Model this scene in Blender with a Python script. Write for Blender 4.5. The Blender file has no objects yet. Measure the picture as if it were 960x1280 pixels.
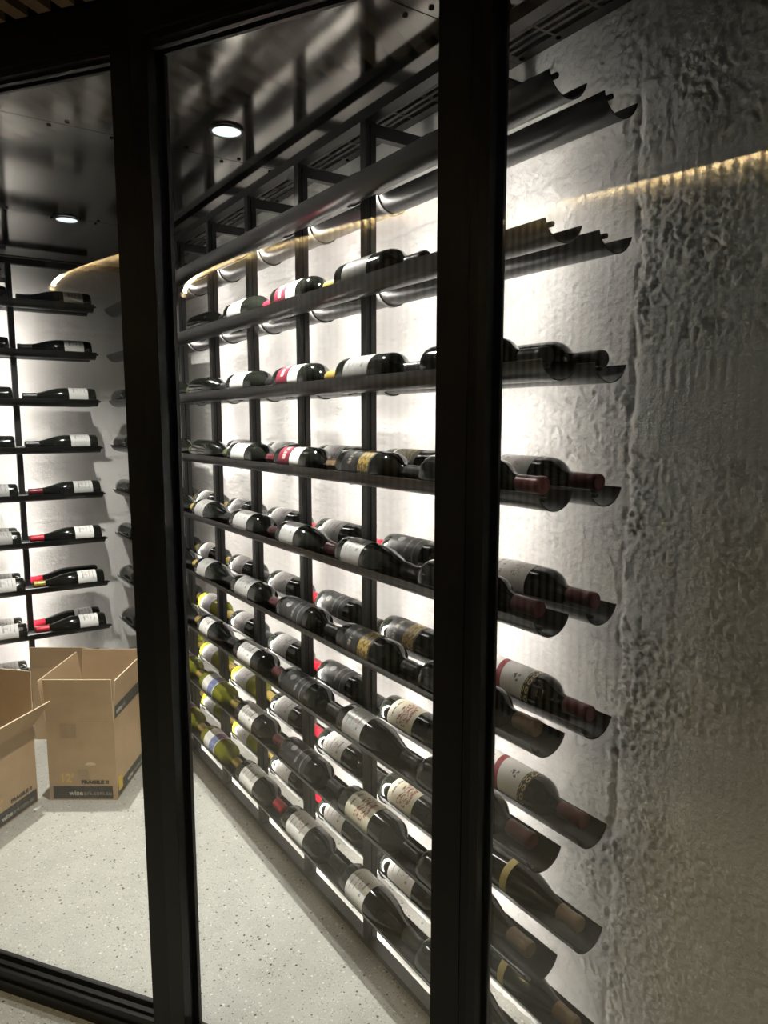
import bpy, bmesh, math, random
import numpy as np
from mathutils import Matrix, Vector

random.seed(7)
SC = bpy.context.scene
COL = SC.collection
PI = math.pi

# ------------------------------------------------------------------ camera
EYE = 1.43                                   # lens height above the floor
PITCH, YAW, FPX = 0.12777, 0.59478, 889.73
cam = bpy.data.cameras.new('camera'); camo = bpy.data.objects.new('camera', cam)
COL.objects.link(camo)
cam.sensor_fit = 'HORIZONTAL'; cam.sensor_width = 36.0; cam.lens = FPX / 960 * 36
cam.clip_start = 0.02; cam.clip_end = 60
c_, s_, cp_, sp_ = math.cos(YAW), math.sin(YAW), math.cos(PITCH), math.sin(PITCH)
R_ = Vector((c_, -s_, 0)); F_ = Vector((cp_ * s_, cp_ * c_, -sp_)); U_ = Vector((sp_ * s_, sp_ * c_, cp_))
M_ = Matrix((R_, U_, -F_)).transposed().to_4x4(); M_.translation = Vector((0, 0, EYE))
camo.matrix_world = M_
SC.camera = camo

# ------------------------------------------------------------------ world, exposure
w = bpy.data.worlds.new('world'); SC.world = w; w.use_nodes = True
w.node_tree.nodes['Background'].inputs[0].default_value = (0.9, 0.95, 1, 1)
w.node_tree.nodes['Background'].inputs[1].default_value = 0.02
SC.view_settings.view_transform = 'Standard'; SC.view_settings.look = 'None'
SC.view_settings.exposure = 0.0; SC.view_settings.gamma = 1.0
SC.view_settings.use_curve_mapping = False
SC.cycles.use_denoising = True
SC.cycles.max_bounces = 8; SC.cycles.diffuse_bounces = 4; SC.cycles.glossy_bounces = 4
SC.cycles.transparent_max_bounces = 16
SC.cycles.caustics_reflective = False; SC.cycles.caustics_refractive = False
SC.cycles.sample_clamp_indirect = 40.0

LED_POWER = 100.0        # strips behind the rack posts
SPOT_POWER = 20.0
PASS_FILL_POWER = 3.0       # added fill lamp in the passage       (line above: recessed downlights)
COVE_POWER = 310.0       # warm cove strip in the passage

# ------------------------------------------------------------------ main dimensions (metres, floor at 0)
Z0 = EYE
XN, TW, TP = 0.8704, 0.0885, 0.13            # near lip of front trough, trough chord, front to rear offset
TD = 0.0335                                  # trough depth
YE, YF = 0.8325, 3.73                        # ends of the long rack
ZL = lambda i: Z0 + 0.539 - (i - 1) * 0.22   # lip height of tier i, 1 = top
WX = 1.157                                   # right wall
WY = 3.897                                   # end wall
YN = 3.61                                    # near lip of end-wall rack
XE = 0.80                                    # its right end
ZC = Z0 + 0.755                              # ceiling underside
PSP, PW, PD = 0.3466, 0.024, 0.030           # post pitch, width, depth
GL = dict(L=((0.11, 1.896), 36.3), M=((0.452, 1.395), 29.9), R=((0.7586, 0.862), 21.5))


# ------------------------------------------------------------------ mesh helpers
class MB:
    def __init__(s): s.v = []; s.f = []; s.mi = []; s.m = 0
    def add(s, vs, fs):
        o = len(s.v); s.v += [tuple(x) for x in vs]
        for f in fs: s.f.append([o + i for i in f]); s.mi.append(s.m)
        return s
    def box(s, a, b, M=None):
        x0, y0, z0 = a; x1, y1, z1 = b
        vs = [(x0, y0, z0), (x1, y0, z0), (x1, y1, z0), (x0, y1, z0), (x0, y0, z1), (x1, y0, z1), (x1, y1, z1), (x0, y1, z1)]
        if M: vs = [M @ Vector(v) for v in vs]
        return s.add(vs, [(0, 3, 2, 1), (4, 5, 6, 7), (0, 1, 5, 4), (1, 2, 6, 5), (2, 3, 7, 6), (3, 0, 4, 7)])
    def prism(s, pts, z0, z1):
        n = len(pts)
        return s.add([(x, y, z0) for x, y in pts] + [(x, y, z1) for x, y in pts],
                     [list(range(n))[::-1], list(range(n, 2 * n))] + [(i, (i + 1) % n, n + (i + 1) % n, n + i) for i in range(n)])
    def loft(s, rings, closed=True, caps=True):
        n = len(rings[0]); vs = [p for r in rings for p in r]; fs = []
        for k in range(len(rings) - 1):
            for i in range(n if closed else n - 1):
                j = (i + 1) % n
                fs.append((k * n + i, k * n + j, (k + 1) * n + j, (k + 1) * n + i))
        if caps and closed:
            fs.append(list(range(n))[::-1]); fs.append(list(range((len(rings) - 1) * n, len(rings) * n)))
        return s.add(vs, fs)
    def lathe(s, prof, seg=24, axis='-y', caps=True):
        rings = []
        for r, t in prof:
            r = max(r, 1e-5)
            if axis == '-y': rings.append([(r * math.cos(2 * PI * i / seg), -t, r * math.sin(2 * PI * i / seg)) for i in range(seg)])
            else: rings.append([(r * math.cos(2 * PI * i / seg), r * math.sin(2 * PI * i / seg), t) for i in range(seg)])
        return s.loft(rings, True, caps)
    def mesh(s, name, mats, smooth=False, angle=None):
        me = bpy.data.meshes.new(name); me.from_pydata(s.v, [], s.f)
        for m in (mats if isinstance(mats, (list, tuple)) else [mats]): me.materials.append(m)
        me.polygons.foreach_set('material_index', s.mi)
        bm = bmesh.new(); bm.from_mesh(me); bmesh.ops.recalc_face_normals(bm, faces=bm.faces); bm.to_mesh(me); bm.free()
        if smooth:
            me.polygons.foreach_set('use_smooth', [True] * len(me.polygons))
            if angle: me.set_sharp_from_angle(angle=math.radians(angle))
        me.update(); return me
    def build(s, name, mats, parent=None, smooth=False, angle=None):
        return link(name, s.mesh(name, mats, smooth, angle), parent)


def link(name, me, parent=None, loc=None, rot=None):
    o = bpy.data.objects.new(name, me); COL.objects.link(o)
    if parent is not None: o.parent = parent
    if loc is not None: o.location = loc
    if rot is not None: o.rotation_euler = rot
    return o


def tag(o, label, cat=None, group=None, kind=None):
    o['label'] = label
    if cat: o['category'] = cat
    if group: o['group'] = group
    if kind: o['kind'] = kind
    return o


def struct(o, label=None, cat=None):
    o['kind'] = 'structure'
    if label: o['label'] = label
    if cat: o['category'] = cat
    return o


def empty(name, loc=(0, 0, 0), rz=0):
    o = link(name, None, None, loc, (0, 0, rz)); o.empty_display_size = 0.05; return o


# ------------------------------------------------------------------ material helpers
class NT:
    def __init__(s, name):
        s.mat = bpy.data.materials.new(name); s.mat.use_nodes = True
        s.t = s.mat.node_tree; s.n = s.t.nodes; s.b = s.n['Principled BSDF']; s.out = s.n['Material Output']
    def node(s, typ, **kw):
        n = s.n.new(typ)
        for k, v in kw.items():
            if k in ('inp',):
                for a, b in v.items(): n.inputs[a].default_value = b
            else: setattr(n, k, v)
        return n
    def lk(s, a, b): s.t.links.new(a, b)
    def put(s, x, sock):
        if hasattr(x, 'node'): s.lk(x, sock)
        else: sock.default_value = x
    def math(s, op, a, b=0.0, c=None, clamp=False):
        n = s.node('ShaderNodeMath', operation=op, use_clamp=clamp)
        s.put(a, n.inputs[0]); s.put(b, n.inputs[1])
        if c is not None: s.put(c, n.inputs[2])
        return n.outputs[0]
    def mix(s, fac, a, b):
        n = s.node('ShaderNodeMix', data_type='RGBA')
        s.put(fac, n.inputs[0]); s.put(a, n.inputs[6]); s.put(b, n.inputs[7]); return n.outputs[2]
    def noise(s, scale, detail=4, rough=0.5, vec=None):
        n = s.node('ShaderNodeTexNoise', inp={'Scale': scale, 'Detail': detail, 'Roughness': rough})
        if vec is not None: s.lk(vec, n.inputs['Vector'])
        return n.outputs['Fac']
    def ramp(s, fac, *stops):
        n = s.node('ShaderNodeValToRGB'); e = n.color_ramp.elements
        while len(e) < len(stops): e.new(0.5)
        for k, (p, c) in enumerate(stops):
            e[k].position = p; e[k].color = c if len(c) == 4 else (*c, 1)
        s.lk(fac, n.inputs[0]); return n.outputs[0]
    def smooth(s, x, a, b):
        n = s.node('ShaderNodeMapRange', interpolation_type='SMOOTHSTEP')
        s.put(x, n.inputs[0]); n.inputs[1].default_value = a; n.inputs[2].default_value = b; return n.outputs[0]
    def obj(s): return s.node('ShaderNodeTexCoord').outputs['Object']
    def set(s, color=None, rough=None, metal=None, spec=None, coat=None):
        B = s.b.inputs
        if color is not None: s.put((*color, 1) if isinstance(color, tuple) and len(color) == 3 else color, B['Base Color'])
        if rough is not None: s.put(rough, B['Roughness'])
        if metal is not None: s.put(metal, B['Metallic'])
        if spec is not None: s.put(spec, B['Specular IOR Level'])
        if coat is not None: B['Coat Weight'].default_value = coat
        return s
    def bump(s, h, strength=0.3, dist=0.01):
        n = s.node('ShaderNodeBump', inp={'Strength': strength, 'Distance': dist}); s.lk(h, n.inputs['Height'])
        s.lk(n.outputs[0], s.b.inputs['Normal'])


def plain(name, color, rough=0.5, metal=0.0, spec=0.5, coat=0.0, var=0.08, scale=30):
    m = NT(name); fac = m.noise(scale, 3, 0.5, m.obj())
    lo = tuple(max(0, x * (1 - var)) for x in color); hi = tuple(x * (1 + var) for x in color)
    m.set(m.ramp(fac, (0.3, lo), (0.7, hi)), rough, metal, spec, coat); return m.mat


def emit(name, color, strength):
    m = NT(name); m.set((0, 0, 0), 0.5); m.b.inputs['Emission Color'].default_value = (*color, 1)
    m.b.inputs['Emission Strength'].default_value = strength; return m.mat


# ------------------------------------------------------------------ materials
MAT = {}
MAT['frame'] = plain('black frame paint', (0.007, 0.0063, 0.0056), 0.42, spec=0.3)
MAT['gasket'] = plain('black rubber gasket', (0.006, 0.006, 0.006), 0.6, spec=0.3)
MAT['rack'] = plain('black powder coat', (0.018, 0.017, 0.016), 0.45)
MAT['trough'] = plain('dark rolled steel', (0.009, 0.0086, 0.0082), 0.30, spec=0.4)
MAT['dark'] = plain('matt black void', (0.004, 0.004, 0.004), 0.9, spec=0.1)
MAT['ring'] = plain('dark trim ring', (0.03, 0.03, 0.03), 0.4)
MAT['led'] = emit('white light strip', (1.0, 0.93, 0.87), LED_POWER)
MAT['led_fill'] = emit('added floor fill strip', (1.0, 0.93, 0.87), LED_POWER * 0.16)  # glow for the added strip behind the base rail
MAT['cove'] = emit('warm light strip', (1.0, 0.78, 0.45), COVE_POWER)
MAT['diffuser'] = emit('downlight diffuser', (0.9, 0.97, 1.0), 1.3)


def mk_ceiling():
    m = NT('dark brushed metal ceiling'); v = m.obj()
    n = m.noise(3.0, 5, 0.6, v)
    m.set(m.ramp(n, (0.3, (0.15, 0.142, 0.13)), (0.7, (0.2, 0.19, 0.175))), m.math('ADD', m.math('MULTIPLY', n, 0.10), 0.06), 0.9)
    m.bump(m.noise(6, 2, 0.4, v), 0.05, 0.01)
    return m.mat
MAT['ceil'] = mk_ceiling()
MAT['grille'] = plain('dark grille metal', (0.09, 0.086, 0.08), 0.35, 0.7)


def mk_plaster():
    m = NT('rough white painted render'); v = m.obj()
    n1 = m.noise(4, 5, 0.6, v); n2 = m.noise(70, 6, 0.65, v); n3 = m.noise(230, 4, 0.6, v)
    vo = m.node('ShaderNodeTexVoronoi', inp={'Scale': 85.0}); m.lk(v, vo.inputs['Vector'])
    col = m.ramp(n1, (0.25, (0.60, 0.59, 0.57)), (0.75, (0.74, 0.73, 0.71)))
    m.set(col, 0.85, spec=0.25)
    pit = m.smooth(vo.outputs['Distance'], 0.0, 0.25)
    h = m.math('ADD', m.math('ADD', m.math('MULTIPLY', n2, 0.7), m.math('MULTIPLY', n3, 0.35)), m.math('MULTIPLY', pit, 0.15))
    m.bump(h, 0.9, 0.006)
    return m.mat
MAT['plaster'] = mk_plaster()


def mk_floor():
    m = NT('polished exposed aggregate concrete'); v = m.obj()
    n1 = m.noise(9, 5, 0.6, v); n2 = m.noise(140, 3, 0.6, v)
    base = m.ramp(n1, (0.25, (0.385, 0.39, 0.355)), (0.75, (0.485, 0.485, 0.445)))
    base = m.mix(m.math('MULTIPLY', m.smooth(n2, 0.45, 0.75), 0.35), base, (0.62, 0.61, 0.57, 1))
    for sc, th, pick, colr in ((80, 0.25, 0.82, (0.72, 0.69, 0.65, 1)), (170, 0.28, 0.70, (0.64, 0.63, 0.59, 1)), (70, 0.24, 0.83, (0.06, 0.065, 0.055, 1)), (175, 0.28, 0.76, (0.16, 0.155, 0.135, 1)), (60, 0.2, 0.90, (0.24, 0.22, 0.19, 1))):
        vo = m.node('ShaderNodeTexVoronoi', inp={'Scale': sc}); m.lk(v, vo.inputs['Vector'])
        sep = m.node('ShaderNodeSeparateColor'); m.lk(vo.outputs['Color'], sep.inputs[0])
        chip = m.math('MULTIPLY', m.math('LESS_THAN', vo.outputs['Distance'], th), m.math('GREATER_THAN', sep.outputs[0], pick))
        base = m.mix(chip, base, colr)
    m.set(base, m.math('ADD', m.math('MULTIPLY', n1, 0.2), 0.3), spec=0.35)
    return m.mat
MAT['floor'] = mk_floor()


def mk_glass():
    m = NT('clear glazing'); m.n.remove(m.b)
    lw = m.node('ShaderNodeLayerWeight', inp={'Blend': 0.5})
    f = m.math('ADD', m.math('MULTIPLY', m.math('POWER', lw.outputs['Facing'], 5.0), 0.96), 0.04)
    tr = m.node('ShaderNodeBsdfTransparent', inp={'Color': (0.985, 0.99, 0.985, 1)})
    gl = m.node('ShaderNodeBsdfGlossy', inp={'Roughness': 0.0, 'Color': (1, 1, 1, 1)})
    mx = m.node('ShaderNodeMixShader'); m.lk(f, mx.inputs[0]); m.lk(tr.outputs[0], mx.inputs[1]); m.lk(gl.outputs[0], mx.inputs[2])
    m.lk(mx.outputs[0], m.out.inputs['Surface']); return m.mat
MAT['glass'] = mk_glass()


def mk_wood(name, a, b):
    m = NT(name); v = m.obj()
    mp = m.node('ShaderNodeMapping', inp={'Scale': (40, 40, 3)}); m.lk(v, mp.inputs[0])
    m.set(m.ramp(m.noise(1.0, 4, 0.6, mp.outputs[0]), (0.3, a), (0.7, b)), 0.55); return m.mat
MAT['batten'] = mk_wood('brown timber batten', (0.26, 0.16, 0.09), (0.38, 0.25, 0.15))
MAT['fin'] = mk_wood('unlit-dark timber fin', (0.05, 0.038, 0.026), (0.08, 0.06, 0.04))  # dark tone puts the shade of the unlit fin fronts into the colour
MAT['flute'] = mk_wood('fluted timber cladding', (0.30, 0.27, 0.20), (0.38, 0.34, 0.26))


def mk_card():
    m = NT('brown corrugated cardboard'); v = m.obj()
    n = m.noise(14, 5, 0.6, v)
    mp = m.node('ShaderNodeMapping', inp={'Scale': (1, 1, 0.02)}); m.lk(v, mp.inputs[0])
    st = m.noise(300, 2, 0.5, mp.outputs[0])
    m.set(m.mix(m.math('MULTIPLY', st, 0.25), m.ramp(n, (0.3, (0.40, 0.275, 0.155)), (0.7, (0.47, 0.33, 0.195))), (0.5, 0.36, 0.22, 1)), 0.8, spec=0.2)
    m.bump(st, 0.15, 0.002); return m.mat
MAT['card'] = mk_card()
MAT['card_edge'] = plain('pale cardboard edge', (0.62, 0.50, 0.34), 0.8)
MAT['tape'] = plain('brown packing tape', (0.33, 0.225, 0.125), 0.3)
MAT['ink'] = plain('black print', (0.016, 0.015, 0.015), 0.6)
MAT['white_ink'] = plain('pale print', (0.55, 0.52, 0.46), 0.6)
MAT['grey_ink'] = plain('grey print', (0.30, 0.27, 0.22), 0.6)
MAT['yellow_ink'] = plain('yellow print', (0.62, 0.42, 0.02), 0.6)
MAT['faded_yellow'] = plain('faded yellow print', (0.60, 0.42, 0.10), 0.7)


def mk_bottle(name, col, rough=0.10, trans=0.0):
    m = NT(name); m.set(col, rough, spec=0.45)
    n = m.noise(25, 2, 0.5, m.obj())
    m.set(m.ramp(n, (0.3, tuple(x * 0.85 for x in col)), (0.7, tuple(x * 1.15 for x in col))))
    if trans:
        m.b.inputs['Transmission Weight'].default_value = trans; m.b.inputs['IOR'].default_value = 1.2
    return m.mat
GLASS = {'dark': mk_bottle('dark bottle glass', (0.008, 0.009, 0.007)),
         'green': mk_bottle('yellow green bottle glass', (0.30, 0.31, 0.025), 0.13, 0.45),
         'base': mk_bottle('pale as-lit thick bottle base', (0.42, 0.41, 0.37), 0.12, 0.35)}  # thick base glass, with the light caught in it painted as pale colour
CAPC = {'red': (0.62, 0.02, 0.045), 'darkred': (0.13, 0.012, 0.018), 'gold': (0.50, 0.36, 0.09), 'brown': (0.30, 0.20, 0.11), 'black': (0.016, 0.015, 0.015), 'green': (0.10, 0.11, 0.03)}
CAPM = {k: plain(k + ' capsule', v, 0.32, 0.35 if k in ('gold', 'brown') else 0.1) for k, v in CAPC.items()}


def mk_label(kind):
    m = NT(kind + ' label'); uv = m.node('ShaderNodeTexCoord').outputs['UV']
    sp = m.node('ShaderNodeSeparateXYZ'); m.lk(uv, sp.inputs[0]); X, Y = sp.outputs[0], sp.outputs[1]
    def rng(s, a, b): return m.math('MULTIPLY', m.math('GREATER_THAN', s, a), m.math('LESS_THAN', s, b))
    def rect(x0, x1, y0, y1): return m.math('MULTIPLY', rng(X, x0, x1), rng(Y, y0, y1))
    mp = m.node('ShaderNodeMapping', inp={'Scale': (60, 5, 1)}); m.lk(uv, mp.inputs[0])
    brk = m.math('GREATER_THAN', m.noise(1.0, 1, 0.5, mp.outputs[0]), 0.48)
    def text(x0, x1, y0, y1): return m.math('MULTIPLY', rect(x0, x1, y0, y1), brk)
    blot = m.math('GREATER_THAN', m.noise(16, 4, 0.7, uv), 0.52)
    grain = m.noise(120, 2, 0.5, uv)
    white = (0.80, 0.79, 0.76); ink = (0.10, 0.095, 0.09, 1); rough, metal = 0.55, 0.0
    def base(c): return m.mix(m.math('MULTIPLY', grain, 0.2), (*c, 1), tuple(x * 0.8 for x in c) + (1,))
    if kind in ('white', 'silver', 'grey', 'taupe'):
        c = {'white': white, 'taupe': (0.13, 0.12, 0.10), 'silver': (0.56, 0.56, 0.54), 'grey': (0.42, 0.415, 0.40)}[kind]
        if kind == 'silver': rough, metal = 0.38, 0.45
        col = base(c)
        for a in ((0.38, 0.62, 0.70, 0.78), (0.42, 0.58, 0.50, 0.55), (0.40, 0.60, 0.36, 0.40), (0.36, 0.64, 0.16, 0.20)):
            col = m.mix(m.math('MULTIPLY', text(*a), 0.75), col, ink)
        col = m.mix(m.math('MULTIPLY', m.math('MULTIPLY', rect(0.46, 0.54, 0.55, 0.68), blot), 0.8), col, (0.3, 0.05, 0.05, 1))
    elif kind == 'redwhite':
        col = m.mix(m.math('LESS_THAN', Y, 0.52), base(white), (0.17, 0.012, 0.028, 1))
        col = m.mix(rect(0, 1, 0.50, 0.55), col, (0.02, 0.02, 0.02, 1))
        col = m.mix(m.math('MULTIPLY', text(0.3, 0.7, 0.2, 0.34), 0.8), col, (0.75, 0.6, 0.55, 1))
        col = m.mix(m.math('MULTIPLY', text(0.4, 0.6, 0.68, 0.76), 0.7), col, ink)
    elif kind == 'blackgold':
        col = base((0.016, 0.016, 0.016))
        col = m.mix(rect(0.12, 0.88, 0.58, 0.94), col, m.mix(blot, (0.42, 0.30, 0.08, 1), (0.12, 0.08, 0.03, 1)))
        col = m.mix(text(0.3, 0.7, 0.22, 0.32), col, (0.3, 0.28, 0.22, 1)); rough = 0.4
    elif kind == 'olive':
        col = base((0.10, 0.095, 0.055)); col = m.mix(m.math('MULTIPLY', rect(0.1, 0.9, 0.4, 0.85), blot), col, (0.38, 0.30, 0.08, 1))
        col = m.mix(rect(0, 1, 0.0, 0.06), col, (0.5, 0.48, 0.4, 1))
    elif kind == 'black':
        col = base((0.020, 0.020, 0.021)); rough = 0.45
        col = m.mix(text(0.3, 0.7, 0.55, 0.62), col, (0.32, 0.31, 0.30, 1))
        dx = m.math('SUBTRACT', X, 0.5); dy = m.math('SUBTRACT', Y, 0.3)
        d = m.math('ADD', m.math('MULTIPLY', m.math('MULTIPLY', dx, dx), 2.6), m.math('MULTIPLY', dy, dy))
        col = m.mix(m.math('LESS_THAN', d, 0.009), col, (0.34, 0.33, 0.31, 1))
        col = m.mix(rect(0, 1, 0.80, 0.83), col, (0.2, 0.2, 0.19, 1))
    elif kind == 'cream':
        col = base((0.68, 0.65, 0.50))
        col = m.mix(m.math('MULTIPLY', rect(0.28, 0.72, 0.38, 0.72), blot), col, (0.28, 0.06, 0.035, 1))
        col = m.mix(text(0.36, 0.64, 0.74, 0.84), col, (0.3, 0.07, 0.05, 1))
        col = m.mix(text(0.34, 0.66, 0.14, 0.20), col, ink)
    elif kind == 'stripe':
        col = base((0.74, 0.73, 0.70))
        d = m.math('SUBTRACT', Y, m.math('ADD', m.math('MULTIPLY', X, 0.28), 0.32))
        col = m.mix(m.math('LESS_THAN', m.math('ABSOLUTE', d), 0.055), col, (0.26, 0.025, 0.03, 1))
        col = m.mix(m.math('MULTIPLY', rect(0.46, 0.56, 0.74, 0.88), blot), col, ink)
        col = m.mix(text(0.4, 0.62, 0.22, 0.28), col, ink); col = m.mix(text(0.4, 0.62, 0.1, 0.14), col, ink)
    elif kind == 'script':
        col = base((0.72, 0.70, 0.67)); col = m.mix(m.math('MULTIPLY', rect(0.36, 0.60, 0.68, 0.84), m.math('GREATER_THAN', m.noise(40, 3, 0.7, uv), 0.56)), col, (0.28, 0.05, 0.06, 1))
        for y in (0.2, 0.32, 0.44): col = m.mix(m.math('MULTIPLY', text(0.36, 0.64, y, y + 0.045), 0.6), col, ink)
    elif kind == 'blue':
        col = base(white); col = m.mix(rect(0.05, 0.95, 0.52, 0.95), col, m.mix(blot, (0.13, 0.14, 0.36, 1), (0.28, 0.38, 0.52, 1)))
        col = m.mix(m.math('MULTIPLY', rect(0.1, 0.4, 0.55, 0.95), blot), col, (0.5, 0.10, 0.14, 1))
    elif kind == 'ornament':
        vo = m.node('ShaderNodeTexVoronoi', inp={'Scale': 1.0, 'Randomness': 0.0})
        mp2 = m.node('ShaderNodeMapping', inp={'Scale': (10, 1.6, 1)}); m.lk(uv, mp2.inputs[0]); m.lk(mp2.outputs[0], vo.inputs['Vector'])
        r = m.math('ABSOLUTE', m.math('SUBTRACT', vo.outputs['Distance'], 0.3))
        col = m.mix(m.math('LESS_THAN', r, 0.09), (0.012, 0.012, 0.012, 1), (0.55, 0.42, 0.16, 1)); rough = 0.35
    elif kind == 'band':
        col = base((0.60, 0.50, 0.20))
    m.set(col, rough, metal, 0.4); return m.mat
LABM = {k: mk_label(k) for k in ('white', 'taupe', 'silver', 'grey', 'redwhite', 'blackgold', 'olive', 'black', 'cream', 'stripe', 'script', 'blue', 'ornament', 'band')}

# ------------------------------------------------------------------ plan of the room
def gdir(k):
    a = math.radians(GL[k][1]); return Vector((math.sin(a), -math.cos(a), 0)), Vector((math.cos(a), math.sin(a), 0))
def gpt(k, s, d=0.0, z=0.0):
    o = Vector((*GL[k][0], 0)); t, n = gdir(k); p = o + t * s + n * d; p.z = z; return p
def isect(a, b):
    (ta, _), (tb, nb) = gdir(a), gdir(b); oa = Vector((*GL[a][0], 0)); ob = Vector((*GL[b][0], 0))
    return (ob - oa).dot(nb) / ta.dot(nb)
sLM, sMR = 0.528, 0.608
tR = (WX - GL['R'][0][0]) / gdir('R')[0].x            # R glazing meets the right wall
sWL = (WY - GL['L'][0][1]) / gdir('L')[0].y           # L glazing meets the end wall
POLY = [gpt('L', sWL), gpt('L', sLM), gpt('M', sMR), gpt('R', tR)]
def xg(y):
    for a, b in zip(POLY, POLY[1:]):
        if b.y <= y <= a.y: return a.x + (b.x - a.x) * (a.y - y) / (a.y - b.y)
    return POLY[0].x if y > POLY[0].y else POLY[-1].x
Z_GT, Z_GB, Z_HD = Z0 + 0.700, 0.058, Z0 + 0.80      # glass top, glass bottom, top of head

# ------------------------------------------------------------------ floor
b = MB(); b.box((-5.0, -1.6, -0.12), (1.6, 4.3, 0.0)); struct(b.build('floor', MAT['floor']), 'speckled polished concrete floor', 'floor')

# ------------------------------------------------------------------ relief for the rendered walls
def vnoise(x, y, seed):
    xi = np.floor(x).astype(np.int64); yi = np.floor(y).astype(np.int64); fx = x - xi; fy = y - yi
    fx = fx * fx * (3 - 2 * fx); fy = fy * fy * (3 - 2 * fy)
    def h(a, b):
        n = (a * 374761393 + b * 668265263 + seed * 982451653) & 0xFFFFFFFF
        n = ((n ^ (n >> 13)) * 1274126177) & 0xFFFFFFFF
        return ((n ^ (n >> 16)) & 0xFFFF) / 65535.0
    return (h(xi, yi) * (1 - fx) + h(xi + 1, yi) * fx) * (1 - fy) + (h(xi, yi + 1) * (1 - fx) + h(xi + 1, yi + 1) * fx) * fy
def fbm(x, y, seed, oct=4, gain=0.5):
    a, s, t = 1.0, 0.0, 0.0
    for k in range(oct):
        s = s + a * vnoise(x, y, seed + k); t += a; a *= gain; x = x * 2.03 + 17.1; y = y * 2.03 + 5.7
    return s / t
def sstep(a, b, x):
    t = np.clip((x - a) / (b - a), 0, 1); return t * t * (3 - 2 * t)
def box01(x, a, b, e=0.012): return sstep(a - e, a + e, x) * (1 - sstep(b - e, b + e, x))


def wall_grid(us, vs, hfun, pos):
    Ug, Vg = np.meshgrid(us, vs); H = hfun(Ug, Vg)
    P = pos(Ug, Vg, H).reshape(-1, 3); nu, nv = len(us), len(vs)
    i = np.arange(nu * nv).reshape(nv, nu)
    q = np.stack([i[:-1, :-1], i[:-1, 1:], i[1:, 1:], i[1:, :-1]], -1).reshape(-1, 4)
    return P, q


def relief_right(Y, Z):
    z = Z - Z0
    wob = (fbm(Y * 9, Z * 9, 3, 3) - 0.5)
    yc = 0.872 + 0.018 * (fbm(z * 7, z * 0 + 3.3, 11, 3) - 0.5) * 2
    near = 1 - sstep(-0.006, 0.006, Y - yc)
    zz = z + 0.03 * wob
    rough = 0.30 + 0.35 * sstep(0.48, 0.62, fbm(Y * 3.5, Z * 3.5, 21, 3))
    rn = 0.95 * box01(zz, 0.14, 0.42) + 0.10 * box01(zz, -0.07, 0.14) + 0.75 * box01(zz, -0.56, -0.07) + 0.55 * box01(zz, -1.6, -0.80) + 0.45 * box01(zz, 0.42, 1.0) \
        + box01(zz, -0.80, -0.56) * (0.12 + 0.6 * sstep(0.72, 0.78, Y + 0.05 * wob))
    rn = rn * (0.55 + 0.9 * sstep(0.35, 0.65, fbm(Y * 8, Z * 8, 31, 3)))
    rough = np.clip(rough * (1 - near) + rn * near, 0, 1.2)
    fine = fbm(Y * 70, Z * 70, 41, 3, 0.6) - 0.5
    lump = np.maximum(0, fbm(Y * 38, Z * 38, 51, 3) - 0.50)
    pits = np.maximum(0, fbm(Y * 70, Z * 70, 61, 2) - 0.66)
    grit = fbm(Y * 150, Z * 150, 45, 2, 0.6) - 0.5
    h = rough * (0.0050 * fine + 0.006 * lump - 0.022 * pits + 0.0085 * grit) + 0.0025 * wob + 0.0010 * fine + 0.0016 * grit
    h += 0.003 * (fbm(Y * 2.2, Z * 2.2, 71, 2) - 0.5)
    # formwork lifts and joints
    for zl, st, gr, wd in ((0.50, 0.002, 0.0045, 0.006), (0.125, -0.003, 0.004, 0.007), (-0.07, 0.003, 0.004, 0.008), (-0.45, 0.0015, 0.002, 0.006), (-0.83, -0.002, 0.002, 0.006)):
        d = z - zl - 0.012 * (fbm(Y * 14, Y * 0 + zl * 50, 81, 3) - 0.5) * 2
        on = 0.25 + 0.75 * sstep(0.35, 0.6, fbm(Y * 6, Y * 0 + zl * 31, 91, 2)); on = on * (0.35 + 0.65 * sstep(1.5, 0.9, Y) if False else 1.0)
        h += on * (st * np.tanh(d / 0.006) - gr * np.exp(-(d / wd) ** 2))
    # chiselled strip beside the vertical pour joint
    comb = box01(Y, 0.66, 0.85) * box01(z, 0.05, 0.12, 0.02)
    h += comb * 0.0009 * np.sin(Y * 330 + 3 * wob)
    d = Y - yc
    jn = 0.35 + 0.65 * sstep(0.4, 0.6, fbm(z * 9, z * 0 + 7.7, 101, 3))
    h += -0.007 * jn * np.exp(-(d / 0.008) ** 2) + 0.003 * near
    h += 0.010 * np.exp(-(d / 0.02) ** 2) * np.maximum(0, fbm(Y * 45, Z * 28, 111, 3) - 0.5) * 2
    return h


ys = np.concatenate([np.arange(-1.4, 0.3, 0.02), np.arange(0.3, 1.32, 0.0031), np.arange(1.32, WY + 0.001, 0.013)])
zs = np.arange(0.0, Z_HD + 0.02, 0.0034)
P, q = wall_grid(ys, zs, relief_right, lambda Y, Z, H: np.stack([WX - H, Y, Z], -1))
me = bpy.data.meshes.new('wall_right'); me.from_pydata(P.tolist(), [], q.tolist()); me.materials.append(MAT['plaster'])
me.polygons.foreach_set('use_smooth', [True] * len(me.polygons)); me.update()
struct(link('wall_right', me), 'rough white rendered concrete wall behind the long wine rack', 'wall')

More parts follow.
